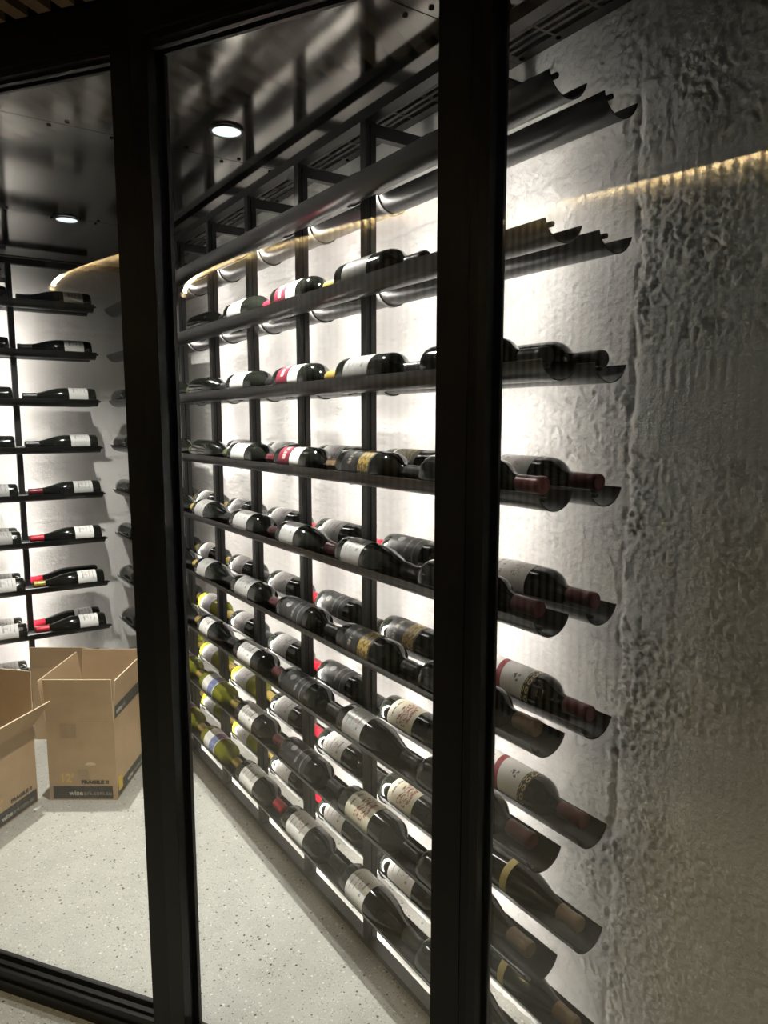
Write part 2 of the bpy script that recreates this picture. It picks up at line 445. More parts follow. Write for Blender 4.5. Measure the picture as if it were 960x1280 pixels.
def relief_back(X, Z):
    rough = 0.25 + 0.6 * sstep(0.5, 0.62, fbm(X * 3 + 40, Z * 3, 23, 3))
    h = rough * 0.008 * (fbm(X * 40 + 40, Z * 40, 43, 4) - 0.5) + 0.005 * (fbm(X * 7 + 9, Z * 7, 5, 3) - 0.5)
    for zl in (0.62, 0.44, 0.1, -0.2, -0.5):
        d = Z - Z0 - zl - 0.01 * (fbm(X * 12, X * 0 + zl * 20, 83, 3) - 0.5) * 2
        h += 0.0012 * np.tanh(d / 0.006) - 0.003 * np.exp(-(d / 0.006) ** 2)
    return h
xs = np.arange(-1.7, WX + 0.001, 0.011); zs2 = np.arange(0.0, Z_HD + 0.02, 0.010)
P, q = wall_grid(xs, zs2, relief_back, lambda X, Z, H: np.stack([X, WY - H, Z], -1))
me = bpy.data.meshes.new('wall_back'); me.from_pydata(P.tolist(), [], q.tolist()); me.materials.append(MAT['plaster'])
me.polygons.foreach_set('use_smooth', [True] * len(me.polygons)); me.update()
struct(link('wall_back', me), 'white rendered end wall behind the shorter wine rack', 'wall')

# ------------------------------------------------------------------ ceiling with metal panels, screws and slotted grilles
DL = [(0.765, 1.866), (0.579, 2.99)]                  # downlights
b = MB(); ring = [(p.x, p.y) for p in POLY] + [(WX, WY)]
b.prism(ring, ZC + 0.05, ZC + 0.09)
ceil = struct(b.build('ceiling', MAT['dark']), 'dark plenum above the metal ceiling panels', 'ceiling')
GX0, GX1 = 1.035, WX - 0.004
seams = [POLY[-1].y + 0.02, 0.225, 1.15, 2.07, 2.98, WY - 0.005]
screw_me = MB().lathe([(0, 0), (0.0055, 0), (0.0055, 0.0025), (0, 0.0025)], 10, 'z').mesh('screw', MAT['dark'])
def ceil_panel(y0, y1):
    ys_ = [y0] + sorted(p.y for p in POLY[1:3] if y0 < p.y < y1) + [y1]
    left = [(xg(y) + 0.03, y) for y in ys_]
    if min(GX0 - x for x, y in left) < 0.02: left = [(min(x, GX0 - 0.02), y) for x, y in left]
    b = MB(); hole = [d for d in DL if y0 < d[1] < y1]
    b.prism(left + [(GX0, y1), (GX0, y0)], ZC, ZC + 0.004)
    o = b.build('ceiling_panel', MAT['ceil'], ceil)
    for y in (y0 + 0.022, y1 - 0.022):
        x = max(xg(y) + 0.1, -0.4); k = 0
        while x < GX0 - 0.02:
            link('screw', screw_me, o, (x, y, ZC - 0.0025)); x += 0.155
    return o
for y0, y1 in zip(seams, seams[1:]): ceil_panel(y0 + 0.0015, y1 - 0.0015)
def grille_panel(y0, y1):
    g = MB(); L = y1 - y0; n = max(2, round(L / 0.12)); e = 0.018
    o = MB().box((GX1 - 0.028, y0, ZC - 0.001), (GX1, y1, ZC + 0.003)).build('grille_border', MAT['grille'], ceil)
    MB().box((GX0 + 0.002, y0, ZC - 0.001), (GX0 + 0.012, y1, ZC + 0.003)).build('grille_border', MAT['grille'], ceil)
    x0, x1 = GX0 + 0.012, GX1 - 0.028; pitch = (x1 - x0) / 4
    for i in range(1, 4):
        xc = x0 + i * pitch
        MB().box((xc - 0.0042, y0, ZC - 0.001), (xc + 0.0042, y1, ZC + 0.003)).build('grille_slat', MAT['grille'], ceil)
    for i in range(n + 1):
        y = y0 + e / 2 + (L - e) * i / n; wd = 0.009 if i in (0, n) else 0.0035
        MB().box((x0, y - wd, ZC - 0.0012), (x1, y + wd, ZC + 0.0031)).build('grille_crossbar', MAT['grille'], ceil)
        if i % 2 == 0 or i == n: link('screw', screw_me, ceil, (GX1 - 0.015, y + (0.012 if i == 0 else -0.012 if i == n else 0), ZC - 0.0035))
for y0, y1 in zip([POLY[-1].y + 0.3, 1.19, 2.11, 3.02], [1.187, 2.107, 3.017, WY - 0.005]): grille_panel(y0, y1)
# the end wall has the same band
for i in range(5):
    yy = WY - 0.012 - i * 0.022
    MB().box((-1.2, yy - 0.006, ZC - 0.004), (GX0 - 0.01, yy + 0.006, ZC - 0.0005)).build('grille_slat', MAT['grille'], ceil)

# ------------------------------------------------------------------ downlights
disc_me = MB().lathe([(0, 0), (0.037, 0), (0.037, 0.003), (0, 0.003)], 32, 'z').mesh('diffuser', MAT['diffuser'], True, 40)
ring_me = MB().lathe([(0.038, 0.0), (0.044, 0.0), (0.045, 0.004), (0.038, 0.006), (0.038, 0.0)], 32, 'z', False).mesh('trim_ring', MAT['ring'], True, 40)
for k, (x, y) in enumerate(DL):
    t = empty('downlight', (x, y, ZC - 0.0065))
    tag(t, ['round recessed downlight in the ceiling above the long rack', 'round recessed downlight in the ceiling above the cartons'][k], 'ceiling light', 'recessed downlights')
    link('trim_ring', ring_me, t); link('diffuser', disc_me, t, (0, 0, 0.001))
    la = bpy.data.lights.new('downlight_beam', 'AREA'); la.shape = 'DISK'; la.size = 0.03; la.energy = SPOT_POWER; la.color = (1.0, 0.96, 0.9); la.spread = math.radians(118)
    lo = link('downlight_beam', la, t, (0, 0, -0.004))

pt = empty('downlight', (0.45, -0.75, Z0 + 1.12 - 0.0065)); tag(pt, 'added fill lamp shaped as a round downlight in the dark passage ceiling', 'ceiling light', 'recessed downlights')  # added lamp with no known source, fills the frame and outer wall
link('trim_ring', ring_me, pt); link('diffuser', disc_me, pt, (0, 0, 0.001))
la = bpy.data.lights.new('downlight_beam', 'AREA'); la.shape = 'DISK'; la.size = 0.07; la.energy = PASS_FILL_POWER; la.color = (0.88, 0.96, 1.0)
link('downlight_beam', la, pt, (0, 0, -0.004))

# ------------------------------------------------------------------ glazing
def gbox(k, s0, s1, d0, d1, z0, z1, mb=None):
    mb = mb or MB(); p = [gpt(k, s0, d0), gpt(k, s1, d0), gpt(k, s1, d1), gpt(k, s0, d1)]
    return mb.prism([(a.x, a.y) for a in p], z0, z1)
def glazing(n, k, s0, s1, w0, w1, label, j0=None, j1=None):
    """glass clear opening s0..s1 along facade k, stiles of width w0 / w1 outside it"""
    r = struct(empty('window_%d' % n, gpt(k, (s0 + s1) / 2)), label, 'window')
    M = Matrix.Translation(-r.location)
    def put(name, mb, mat):
        mb.v = [tuple(Vector(v) - r.location) for v in mb.v]; return mb.build(name, mat, r)
    put('glass_pane', gbox(k, s0 - 0.004, s1 + 0.004, 0.0245, 0.0285, Z_GB - 0.012, Z_GT + 0.012), MAT['glass'])
    put('glass_pane', gbox(k, s0 - 0.004, s1 + 0.004, 0.0335, 0.0375, Z_GB - 0.012, Z_GT + 0.012), MAT['glass'])
    for a, c, sg in ((s0 - w0, s0, 1), (s1, s1 + w1, -1)):
        if abs(c - a) < 1e-4: continue
        put('stile', gbox(k, a, c, 0.0, 0.022, 0.0, Z_HD), MAT['frame'])
        a2, c2 = (a, c - 0.005) if sg > 0 else (a + 0.005, c)
        put('stile_core', gbox(k, a2, c2, 0.0222, 0.0380, 0.0, Z_HD), MAT['gasket'])
        put('stile_back', gbox(k, a, c, 0.0382, 0.056, 0.0, Z_HD), MAT['frame'])
        e = c if sg > 0 else a
        put('glazing_bead', gbox(k, min(e, e + sg * 0.007), max(e, e + sg * 0.007), 0.0385, 0.047, Z_GB, Z_GT), MAT['frame'])
    for z0, z1, nm in ((0.0, Z_GB, 'bottom_rail'), (Z_GT, Z_HD, 'top_rail')):
        put(nm, gbox(k, s0, s1, 0.0, 0.022, z0, z1), MAT['frame'])
        put(nm + '_back', gbox(k, s0, s1, 0.0382, 0.056, z0, z1), MAT['frame'])
        zz = (z1 - 0.030, z1 - 0.022) if nm == 'bottom_rail' else (z0 + 0.014, z0 + 0.022)
        put('rail_bead', gbox(k, s0, s1, -0.006, -0.0002, zz[0], zz[1]), MAT['frame'])
        ze = (z1, z1 + 0.007) if nm == 'bottom_rail' else (z0 - 0.007, z0)
        put('glazing_bead', gbox(k, s0, s1, 0.0385, 0.047, *ze), MAT['frame'])
        put('glazing_bead', gbox(k, s0, s1, 0.012, 0.0235, *ze), MAT['frame'])
    return r
glazing(1, 'L', -0.95, 0.469, 0.05, 0.055, 'clear glass panel beside the cartons in a black frame')
glazing(2, 'M', -0.040, 0.5465, 0.042, 0.053, 'clear glass panel between the two wide black mullions')
glazing(3, 'R', 0.016, tR - 0.06, 0.016, 0.05, 'clear glass panel meeting the rough wall in a black frame')
glazing(4, 'L', sWL + 0.06, -1.05, 0.05, 0.049, 'clear glass panel running to the end wall')
def mull(pts):
    b = MB(); c = sum((Vector((p.x, p.y, 0)) for p in pts), Vector()) / len(pts)
    pts = sorted(pts, key=lambda p: math.atan2(p.y - c.y, p.x - c.x)); return b.prism([(p.x, p.y) for p in pts], 0.0, Z_HD)
struct(mull([gpt('L', 0.5242, 0.002), gpt('L', 0.5242, 0.052), gpt('M', -0.0822, 0.002), gpt('M', -0.0822, 0.052)]).build('trim_1', MAT['frame']), 'black corner post between two glass panels', 'frame post')
struct(mull([gpt('M', 0.5997, 0.002), gpt('M', 0.5997, 0.052), gpt('R', -0.0002, 0.002), gpt('R', -0.0002, 0.052)]).build('trim_2', MAT['frame']), 'black corner post beside the rough wall panel', 'frame post')

# ------------------------------------------------------------------ passage outside: pelmet with timber battens, high ceiling, fluted wall with cove light
pts = []
for k, s in (('L', sWL), ('L', sLM), ('M', sMR), ('R', tR)): pts.append((k, s))
outer = [gpt(k, s, -0.42) for k, s in pts]; inner = [gpt(k, s, 0.0) for k, s in pts]
b = MB()
for i in range(3):
    b.prism([(p.x, p.y) for p in (outer[i], outer[i + 1], inner[i + 1], inner[i])], Z_HD + 0.05, Z_HD + 0.09)
pel = struct(b.build('trim_3', MAT['dark']), 'dark pelmet over the glass front carrying timber battens', 'pelmet')
bat_me = MB().box((-0.016, -0.40, 0.0), (0.016, -0.004, 0.048)).mesh('batten', MAT['batten'])
s = -1.2
while s < sLM - 0.02:
    t, n = gdir('L'); link('batten', bat_me, pel, gpt('L', s, 0.0, Z_HD), (0, 0, math.atan2(n.y, n.x) - PI / 2)); s += 0.0585
s = -0.02
while s < sMR - 0.02:
    t, n = gdir('M'); link('batten', bat_me, pel, gpt('M', s, 0.0, Z_HD), (0, 0, math.atan2(n.y, n.x) - PI / 2)); s += 0.0585
b = MB(); b.prism([(-5, -1.6), (POLY[-1].x, -1.6)] + [(p.x, p.y) for p in outer[::-1]] + [(-5, WY)], Z0 + 1.12, Z0 + 1.16)
struct(b.build('ceiling_passage', MAT['dark']), 'dark ceiling over the passage', 'ceiling')

ZCV = Z0 + 0.92
ctrl = [(-3.95, 1.2), (-3.93, 1.75), (-3.80, 2.10), (-3.55, 2.215), (-3.38, 2.20), (-3.05, 2.10), (-2.74, 1.96), (-2.43, 1.79), (-2.14, 1.59), (-1.90, 1.39), (-1.61, 1.14), (-1.38, 0.92), (-1.18, 0.68), (-0.99, 0.38), (-0.86, 0.17), (-0.78, 0.05), (-0.62, -0.22), (-0.5, -0.5)]
def catmull(P, n=12):
    out = []
    for i in range(1, len(P) - 2):
        p0, p1, p2, p3 = [np.array(x, float) for x in P[i - 1:i + 3]]
        for k in range(n):
            t = k / n; out.append(0.5 * ((2 * p1) + (p2 - p0) * t + (2 * p0 - 5 * p1 + 4 * p2 - p3) * t * t + (3 * p1 - p0 - 3 * p2 + p3) * t ** 3))
    return np.array(out)
cv = catmull(ctrl); seg = np.linalg.norm(np.diff(cv, axis=0), axis=1); acc = np.concatenate([[0], np.cumsum(seg)])
def at(d):
    x = np.interp(d, acc, cv[:, 0]); y = np.interp(d, acc, cv[:, 1])
    x2 = np.interp(d + 0.01, acc, cv[:, 0]); y2 = np.interp(d + 0.01, acc, cv[:, 1]); x1 = np.interp(d - 0.01, acc, cv[:, 0]); y1 = np.interp(d - 0.01, acc, cv[:, 1])
    t = np.array([x2 - x1, y2 - y1]); t /= np.linalg.norm(t); return np.array([x, y]), t, np.array([-t[1], t[0]])   # n points to the glass
def sweep(offs, z0, z1, step=0.05):
    o0, o1 = offs; rings = []
    for d in np.arange(0.02, acc[-1] - 0.02, step):
        p, t, n = at(d); a = p + n * o0; c = p + n * o1
        rings.append([(a[0], a[1], z0), (c[0], c[1], z0), (c[0], c[1], z1), (a[0], a[1], z1)])
    return MB().loft(rings)
bulk = struct(sweep((-0.075, -0.045), 0.0, Z0 + 1.11).build('wall_passage', MAT['dark']), 'curved fluted timber wall of the passage with warm cove light', 'wall')
sweep((-0.0445, -0.041), 0.0, ZCV + 0.0075).build('backing_panel', MAT['flute'], bulk)
fin_me = MB().box((-0.0050, -0.0405, 0.0), (0.0050, -0.029, ZCV - 0.004)).mesh('timber_fin', MAT['fin'])
d = 0.05
while d < acc[-1] - 0.05:
    p, t, n = at(d); link('timber_fin', fin_me, bulk, (p[0], p[1], 0), (0, 0, math.atan2(t[1], t[0]))); d += 0.045
sweep((-0.0405, 0.012), ZCV + 0.008, Z0 + 1.10).build('cove_soffit', MAT['frame'], bulk)
sweep((0.006, 0.010), ZCV - 0.021, ZCV + 0.0078).build('cove_lip', MAT['frame'], bulk)
sweep((-0.026, -0.022), ZCV + 0.000, ZCV + 0.0075).build('cove_light', MAT['cove'], bulk)

# ------------------------------------------------------------------ wine racks
ARC_R = (TW * TW / 4 + TD * TD) / (2 * TD); ARC_A = math.asin(TW / 2 / ARC_R)
def arc(n, r, a0, a1): return [(TW / 2 + r * math.sin(a0 + (a1 - a0) * i / n), ARC_R - TD - r * math.cos(a0 + (a1 - a0) * i / n)) for i in range(n + 1)]
def trough_mesh(name, L):
    """local: x across from near lip, y along, z 0 at lips"""
    th = 0.002; ins = arc(14, ARC_R - th, -ARC_A, ARC_A); out = arc(14, ARC_R, -ARC_A, ARC_A); sec = ins + out[::-1]
    return MB().loft([[(x, 0, z) for x, z in sec], [(x, L, z) for x, z in sec]]).mesh(name, MAT['trough'], True, 40)
def cradle_mesh(a0, a1):
    a = arc(12, ARC_R + 0.0005, ARC_A * a0, ARC_A * a1); c = arc(12, ARC_R + 0.0042, ARC_A * a0, ARC_A * a1); sec = a + c[::-1]
    return MB().loft([[(x, -0.007, z) for x, z in sec], [(x, 0.007, z) for x, z in sec]]).mesh('cradle', MAT['rack'], True, 40)
CR_ME = [cradle_mesh(0.1, 1.0), cradle_mesh(-1.02, 0.8)]
ROD_ME = MB().lathe([(0, -0.03), (0.0045, -0.03), (0.0045, 0.0085), (0.0032, 0.010), (0, 0.010)], 12).mesh('end_peg', MAT['rack'], True, 40)
ZP1 = Z0 + 0.755 - 0.052
def make_rack(name, loc, rz, L, first, nposts, label, flip):
    """local frame: y along the rack away from the free end, x towards the wall (mirrored when flip)"""
    root = empty(name, loc, rz); tag(root, label, 'wine rack')
    fx = -1 if flip else 1
    if flip: root.scale = (1, 1, 1)
    tm = trough_mesh('trough', L)
    if flip:
        tm.transform(Matrix.Scale(-1, 4, (1, 0, 0))); tm.flip_normals()
    cm = CR_ME
    if flip:
        cm = [m.copy() for m in CR_ME]
        for m in cm: m.transform(Matrix.Scale(-1, 4, (1, 0, 0))); m.flip_normals()
    for i in range(1, 10):
        for r in (0, 1):
            o = link('trough', tm, root, (fx * r * TP, 0, ZL(i)))
            if not flip: link('end_peg', ROD_ME, o, (0.0095, 0, -0.0100))
    px = TW + 0.0012
    for k in range(nposts):
        y = first + k * PSP; p = MB(); x0, x1 = px, px + PD
        p.box((min(fx * x0, fx * x1), -PW / 2, 0.0168), (max(fx * x0, fx * x1), PW / 2, ZP1)); po = p.build('post', MAT['rack'], root); po.location = (0, y, 0)
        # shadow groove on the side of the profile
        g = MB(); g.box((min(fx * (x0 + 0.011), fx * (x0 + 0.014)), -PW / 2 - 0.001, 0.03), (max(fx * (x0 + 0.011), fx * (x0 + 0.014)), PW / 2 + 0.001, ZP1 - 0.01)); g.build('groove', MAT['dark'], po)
        led = MB(); led.box((min(fx * (x1 + 0.0003), fx * (x1 + 0.003)), -0.006, 0.022), (max(fx * (x1 + 0.0003), fx * (x1 + 0.003)), 0.006, ZP1 - 0.10 if k < 6 else 0.10))
        lo_ = led.build('light_strip', [MAT['rack'], MAT['led']], po)
        for pg in lo_.data.polygons:
            if pg.normal.x * fx > 0.9: pg.material_index = 1
        for i in range(1, 10):
            for r in (0, 1): link('cradle', cm[r], po, (fx * r * TP, 0.0, ZL(i)))
        wallx = WX - XN
        bm_ = MB(); bm_.box((min(fx * (x1 + 0.0004), fx * (wallx - 0.012)), -0.011, ZP1 - 0.034), (max(fx * (x1 + 0.0004), fx * (wallx - 0.012)), 0.011, ZP1 - 0.004)); bm_.build('wall_bracket', MAT['rack'], po)
        fl = MB(); fl.box((min(fx * (wallx - 0.0118), fx * (wallx - 0.006)), -0.02, ZP1 - 0.056), (max(fx * (wallx - 0.0118), fx * (wallx - 0.006)), 0.02, ZP1 + 0.008)); fl.build('wall_plate', MAT['rack'], po)
    tb = MB(); tb.box((min(fx * px, fx * (px + PD)), 0.0, ZP1 + 0.0005), (max(fx * px, fx * (px + PD)), L, ZP1 + 0.026)); tb.build('top_beam', MAT['rack'], root)
    bb = MB(); bb.box((px, 0.0, 0.0), (px + PD, L, 0.0165)); bb.build('base_rail', MAT['rack'], root)
    bl = MB(); xb = px + PD + 0.0003; bl.box((xb, 0.02, 0.004), (xb + 0.002, L - 0.02, 0.014)); blo = bl.build('base_fill_strip', [MAT['rack'], MAT['led_fill']], root)  # added glowing strip, brightens the floor behind the rail
    for pg in blo.data.polygons:
        if pg.normal.x > 0.9: pg.material_index = 1
    return root
make_rack('wine_rack', (XN, YE, 0), 0.0, YF - YE, 1.509 - PSP - YE, 7, 'long black metal wine rack with paired half-pipe troughs along the rough wall', False)
# end-wall rack: its local y runs to world -x, its local x to world +y
make_rack('wine_rack', (XE, YN, 0), PI / 2, 2.05, XE - 0.457, 5, 'shorter black metal wine rack standing across the end wall', False)

# ------------------------------------------------------------------ bottles
BL = 0.315
PROF = {'B': [(0, 0.012), (0.020, 0.008), (0.030, 0.0), (0.0365, 0.0015), (0.0402, 0.008), (0.041, 0.02), (0.041, 0.031), (0.041, 0.192), (0.0400, 0.203), (0.0365, 0.214), (0.0300, 0.224), (0.0220, 0.233), (0.0170, 0.242), (0.0150, 0.255), (0.0144, 0.275), (0.0144, 0.300), (0.0155, 0.303), (0.0155, 0.312), (0.0135, 0.3145), (0, 0.3145)],
        'U': [(0, 0.012), (0.021, 0.008), (0.031, 0.0), (0.0375, 0.0015), (0.0414, 0.008), (0.0422, 0.02), (0.0422, 0.135), (0.0414, 0.152), (0.0388, 0.172), (0.0342, 0.192), (0.0284, 0.211), (0.0230, 0.228), (0.0186, 0.245), (0.0160, 0.262), (0.0148, 0.280), (0.0146, 0.300), (0.0157, 0.303), (0.0157, 0.311), (0.0135, 0.3135), (0, 0.3135)]}
PROF['W'] = PROF['B']
def radius(sh, t):
    P = PROF[sh]; r = [p[0] for p in P[3:]]; tt = [p[1] for p in P[3:]]; return float(np.interp(t, tt, r))
def body_mesh(sh, pale):
    b = MB(); seg = 28; P = PROF[sh]
    mats = [GLASS['green' if sh == 'W' else 'dark'], GLASS['base']]
    b.lathe(P, seg)
    me = b.mesh('wine_bottle', mats, True, 60)
    if pale:
        for p in me.polygons:
            if p.center.y > -0.03: p.material_index = 1
    return me
def patch_mesh(sh, t0, t1, mat, a0, span, off=0.0005, name='label', nt=3):
    seg = 22; vs, fs, uvs = [], [], []
    for k in range(nt + 1):
        t = t0 + (t1 - t0) * k / nt; r = radius(sh, t) + off
        for i in range(seg + 1):
            a = a0 - span / 2 + span * i / seg; vs.append((r * math.cos(a), -t, r * math.sin(a))); uvs.append((i / seg, k / nt))
    for k in range(nt):
        for i in range(seg): fs.append((k * (seg + 1) + i, k * (seg + 1) + i + 1, (k + 1) * (seg + 1) + i + 1, (k + 1) * (seg + 1) + i))
    me = bpy.data.meshes.new(name); me.from_pydata(vs, [], fs); me.materials.append(mat)
    ul = me.uv_layers.new(name='UVMap')
    for p in me.polygons:
        for li in p.loop_indices: ul.data[li].uv = uvs[me.loops[li].vertex_index]
        p.use_smooth = True
    me.update(); return me
def cap_mesh(sh, cap):
    L0 = PROF[sh][-1][1]; e = 0.0007
    t0 = L0 - (0.058 if cap in ('red', 'darkred', 'black') else 0.050); p = []
    ts = [t0, t0 + 0.004] + [L0 - 0.034 + 0.004 * k for k in range(4)] + [L0 - 0.013, L0 - 0.011, L0 - 0.0022]
    for k, t in enumerate(ts):
        r = max(radius(sh, t), 0.0150) + e; r -= 0.0006 if (2 <= k <= 5 and k % 2 == 1) else 0; p.append((r, t))
    p.append((0.0148, L0 + e)); p.append((0.010, L0 + e)); p.append((0.0095, L0 + e - 0.0004)); p.append((0, L0 + e - 0.0004))
    return MB().loft([[(max(r, 1e-5) * math.cos(2 * PI * i / 20), -t, max(r, 1e-5) * math.sin(2 * PI * i / 20)) for i in range(20)] for r, t in p], True, False).mesh('capsule', CAPM[cap], True, 35)
CACHE = {}
def cached(key, fn):
    if key not in CACHE: CACHE[key] = fn()
    return CACHE[key]
LT = {'B': (0.045, 0.150), 'U': (0.038, 0.122), 'W': (0.045, 0.150)}
LONG = {'black': 0.020, 'redwhite': 0.012, 'stripe': 0.022, 'script': 0.022, 'blackgold': 0.012}
def bottle(sh, lab, cap, loc, rz, roll, side, pale, label, group):
    o = link('wine_bottle', cached(('b', sh, pale), lambda: body_mesh(sh, pale)), None, loc); o.rotation_mode = 'ZYX'
    o.rotation_euler = (0, 0, rz)
    tag(o, label, 'wine bottle', group)
    link('capsule', cached(('c', sh, cap), lambda: cap_mesh(sh, cap)), o)
    a0 = math.radians(125 if side < 0 else 55)
    if lab:
        t0, t1 = LT[sh]; ex = LONG.get(lab, 0); t0 -= ex * 0.6; t1 += ex
        link('label', cached(('l', sh, lab, side), lambda: patch_mesh(sh, t0, t1, LABM[lab], a0, math.radians(235))), o)
        if lab == 'stripe': link('shoulder_band', cached(('o', sh, side), lambda: patch_mesh(sh, t1 + 0.001, t1 + 0.019, LABM['ornament'], a0, math.radians(260), name='shoulder_band')), o)
    if cap == 'brown' and sh == 'U':
        link('shoulder_band', cached(('y', sh, side), lambda: patch_mesh(sh, 0.128, 0.146, LABM['band'], a0, math.radians(250), name='shoulder_band')), o)
    for ch in o.children: ch.rotation_euler = (0, roll, 0)
    return o
LNAME = {'taupe': 'taupe-labelled', 'white': 'white-labelled', 'silver': 'silver-labelled', 'grey': 'grey-labelled', 'redwhite': 'red-and-white-labelled', 'blackgold': 'black-and-gold-labelled', 'olive': 'olive-and-gold-labelled', 'black': 'black-labelled', 'cream': 'cream-labelled', 'stripe': 'red-striped white-labelled', 'script': 'white-labelled', 'blue': 'blue-and-white-labelled', None: 'plain dark'}
CNAME = {'red': 'bright-red-capped', 'darkred': 'dark-red-capped', 'gold': 'gold-capped', 'brown': 'tan-capped', 'black': 'black-capped', 'green': 'green-capped'}
ORD = ['', 'first', 'second', 'third', 'fourth', 'fifth', 'sixth', 'seventh', 'eighth', 'ninth']
def parse(s):
    sh, lab, cap = s.split('/'); return sh, (None if lab == '-' else lab), cap
X = None
FRONT = {2: [X, 'B/taupe/black', 'B/redwhite/gold', 'B/white/red', 'U/-/black', X, X, X],
         3: ['B/-/black', 'B/grey/black', 'B/redwhite/gold', 'B/white/black', 'U/-/black', 'U/-/green', 'U/-/black', 'B/-/black'],
         4: ['B/-/darkred', 'B/blackgold/black', 'B/redwhite/brown', 'B/white/darkred', 'U/-/green', 'U/-/green', 'U/-/black', 'B/-/black'],
         5: ['B/-/darkred', 'U/silver/black', 'U/silver/darkred', 'B/silver/darkred', 'U/silver/black', 'U/-/gold', 'U/-/black', 'B/-/black'],
         6: ['B/-/brown', 'B/blackgold/black', 'B/black/black', 'B/silver/darkred', 'U/silver/black', 'U/-/gold', 'U/-/black', 'B/-/black'],
         7: ['B/-/darkred', 'U/silver/black', 'B/black/black', 'B/white/darkred', 'U/white/black', 'U/-/gold', 'U/-/black', 'B/-/black'],
         8: ['U/-/brown', 'B/cream/black', 'B/black/black', 'B/white/darkred', 'W/blue/gold', 'W/blue/gold', 'U/-/black', 'B/-/black'],
         9: ['U/-/black', 'U/white/black', 'B/white/black', 'B/white/red', 'W/blue/gold', 'W/blue/gold', 'U/-/black', 'B/-/black']}
REAR = {3: ['B/-/black', X, X, X, X, X, X, X],
        4: ['B/script/darkred', 'B/olive/black', 'B/grey/black', 'B/grey/black', 'B/grey/green', X, X, X],
        5: ['B/script/darkred', 'B/black/black', 'B/grey/red', 'B/grey/red', 'B/grey/black', 'B/grey/gold', 'B/white/gold', X],
        6: ['B/stripe/darkred', 'B/blackgold/black', 'B/black/black', 'B/grey/red', 'B/grey/black', 'B/grey/gold', 'B/white/gold', X],
        7: ['B/stripe/darkred', 'B/cream/black', 'B/black/black', 'B/grey/red', 'B/grey/black', 'W/grey/gold', 'B/white/gold', X],
        8: ['U/-/brown', 'B/cream/black', 'B/white/black', 'B/grey/red', 'W/grey/gold', 'W/grey/gold', 'W/white/gold', X],
        9: ['U/-/brown', 'B/white/black', 'B/white/black', 'B/white/red', 'W/grey/gold', 'W/grey/gold', 'W/white/gold', X]}
def seat_z(sh, tier): 
    r = 0.0422 if sh == 'U' else 0.041
    return ZL(tier) - TD + 0.002 + r + 0.0004
for rowname, rows, xoff in (('front', FRONT, 0.0), ('rear', REAR, TP)):
    for tier, lst in rows.items():
        for k, s in enumerate(lst):
            if s is None: continue
            sh, lab, cap = parse(s); tip = 0.846 + 0.3485 * k + (0.098 if k == 7 else 0) + (random.uniform(0.0, 0.012) if k else random.uniform(0, 0.006))
            if rowname == 'front' and k == 0: tip += 0.012
            label = f"{LNAME[lab]} {CNAME[cap]} bottle, {rowname} trough, {ORD[tier]} tier down, {ORD[k + 1]} from free end"
            bottle(sh, lab, cap, (XN + xoff + TW / 2, tip + BL, seat_z(sh, tier)), 0.0, random.uniform(-0.2, 0.2), -1, k == 7, label, f'bottles in the {rowname} troughs of the long rack')
LFRONT = {1: ['U/white/black', 'U/white/black'], 2: ['U/white/black', 'U/-/black', ], 3: ['U/grey/black', 'U/-/black'], 4: ['U/grey/black', 'U/-/black'], 5: ['U/grey/darkred', 'U/grey/black', 'U/grey/black'],
          6: ['U/white/red', 'U/grey/black', 'U/white/black'], 7: ['U/white/gold', 'U/white/black', 'U/white/black'], 8: ['U/white/red', 'U/white/black', 'U/white/red'], 9: ['U/white/black', 'U/white/black', 'U/white/black']}
LREAR = {6: [X, 'U/grey/black'], 7: ['U/-/red', 'U/grey/black'], 8: ['U/white/red', 'U/white/red'], 9: ['U/grey/black', 'U/grey/black']}
for rowname, rows, yoff in (('front', LFRONT, 0.0), ('rear', LREAR, TP)):
    for tier, lst in rows.items():
        for k, s in enumerate(lst):
            if s is None: continue
            sh, lab, cap = parse(s); base = 0.785 - 0.352 * k + random.uniform(-0.004, 0.006)
            label = f"{LNAME[lab]} {CNAME[cap]} bottle, end-wall rack, {rowname} trough, {ORD[tier]} tier down, {ORD[k + 1]} from corner"
            bottle(sh, lab, cap, (base, YN + yoff + TW / 2, seat_z(sh, tier)), -PI / 2, random.uniform(-0.2, 0.2), 1, False, label, f'bottles in the {rowname} troughs of the end-wall rack')

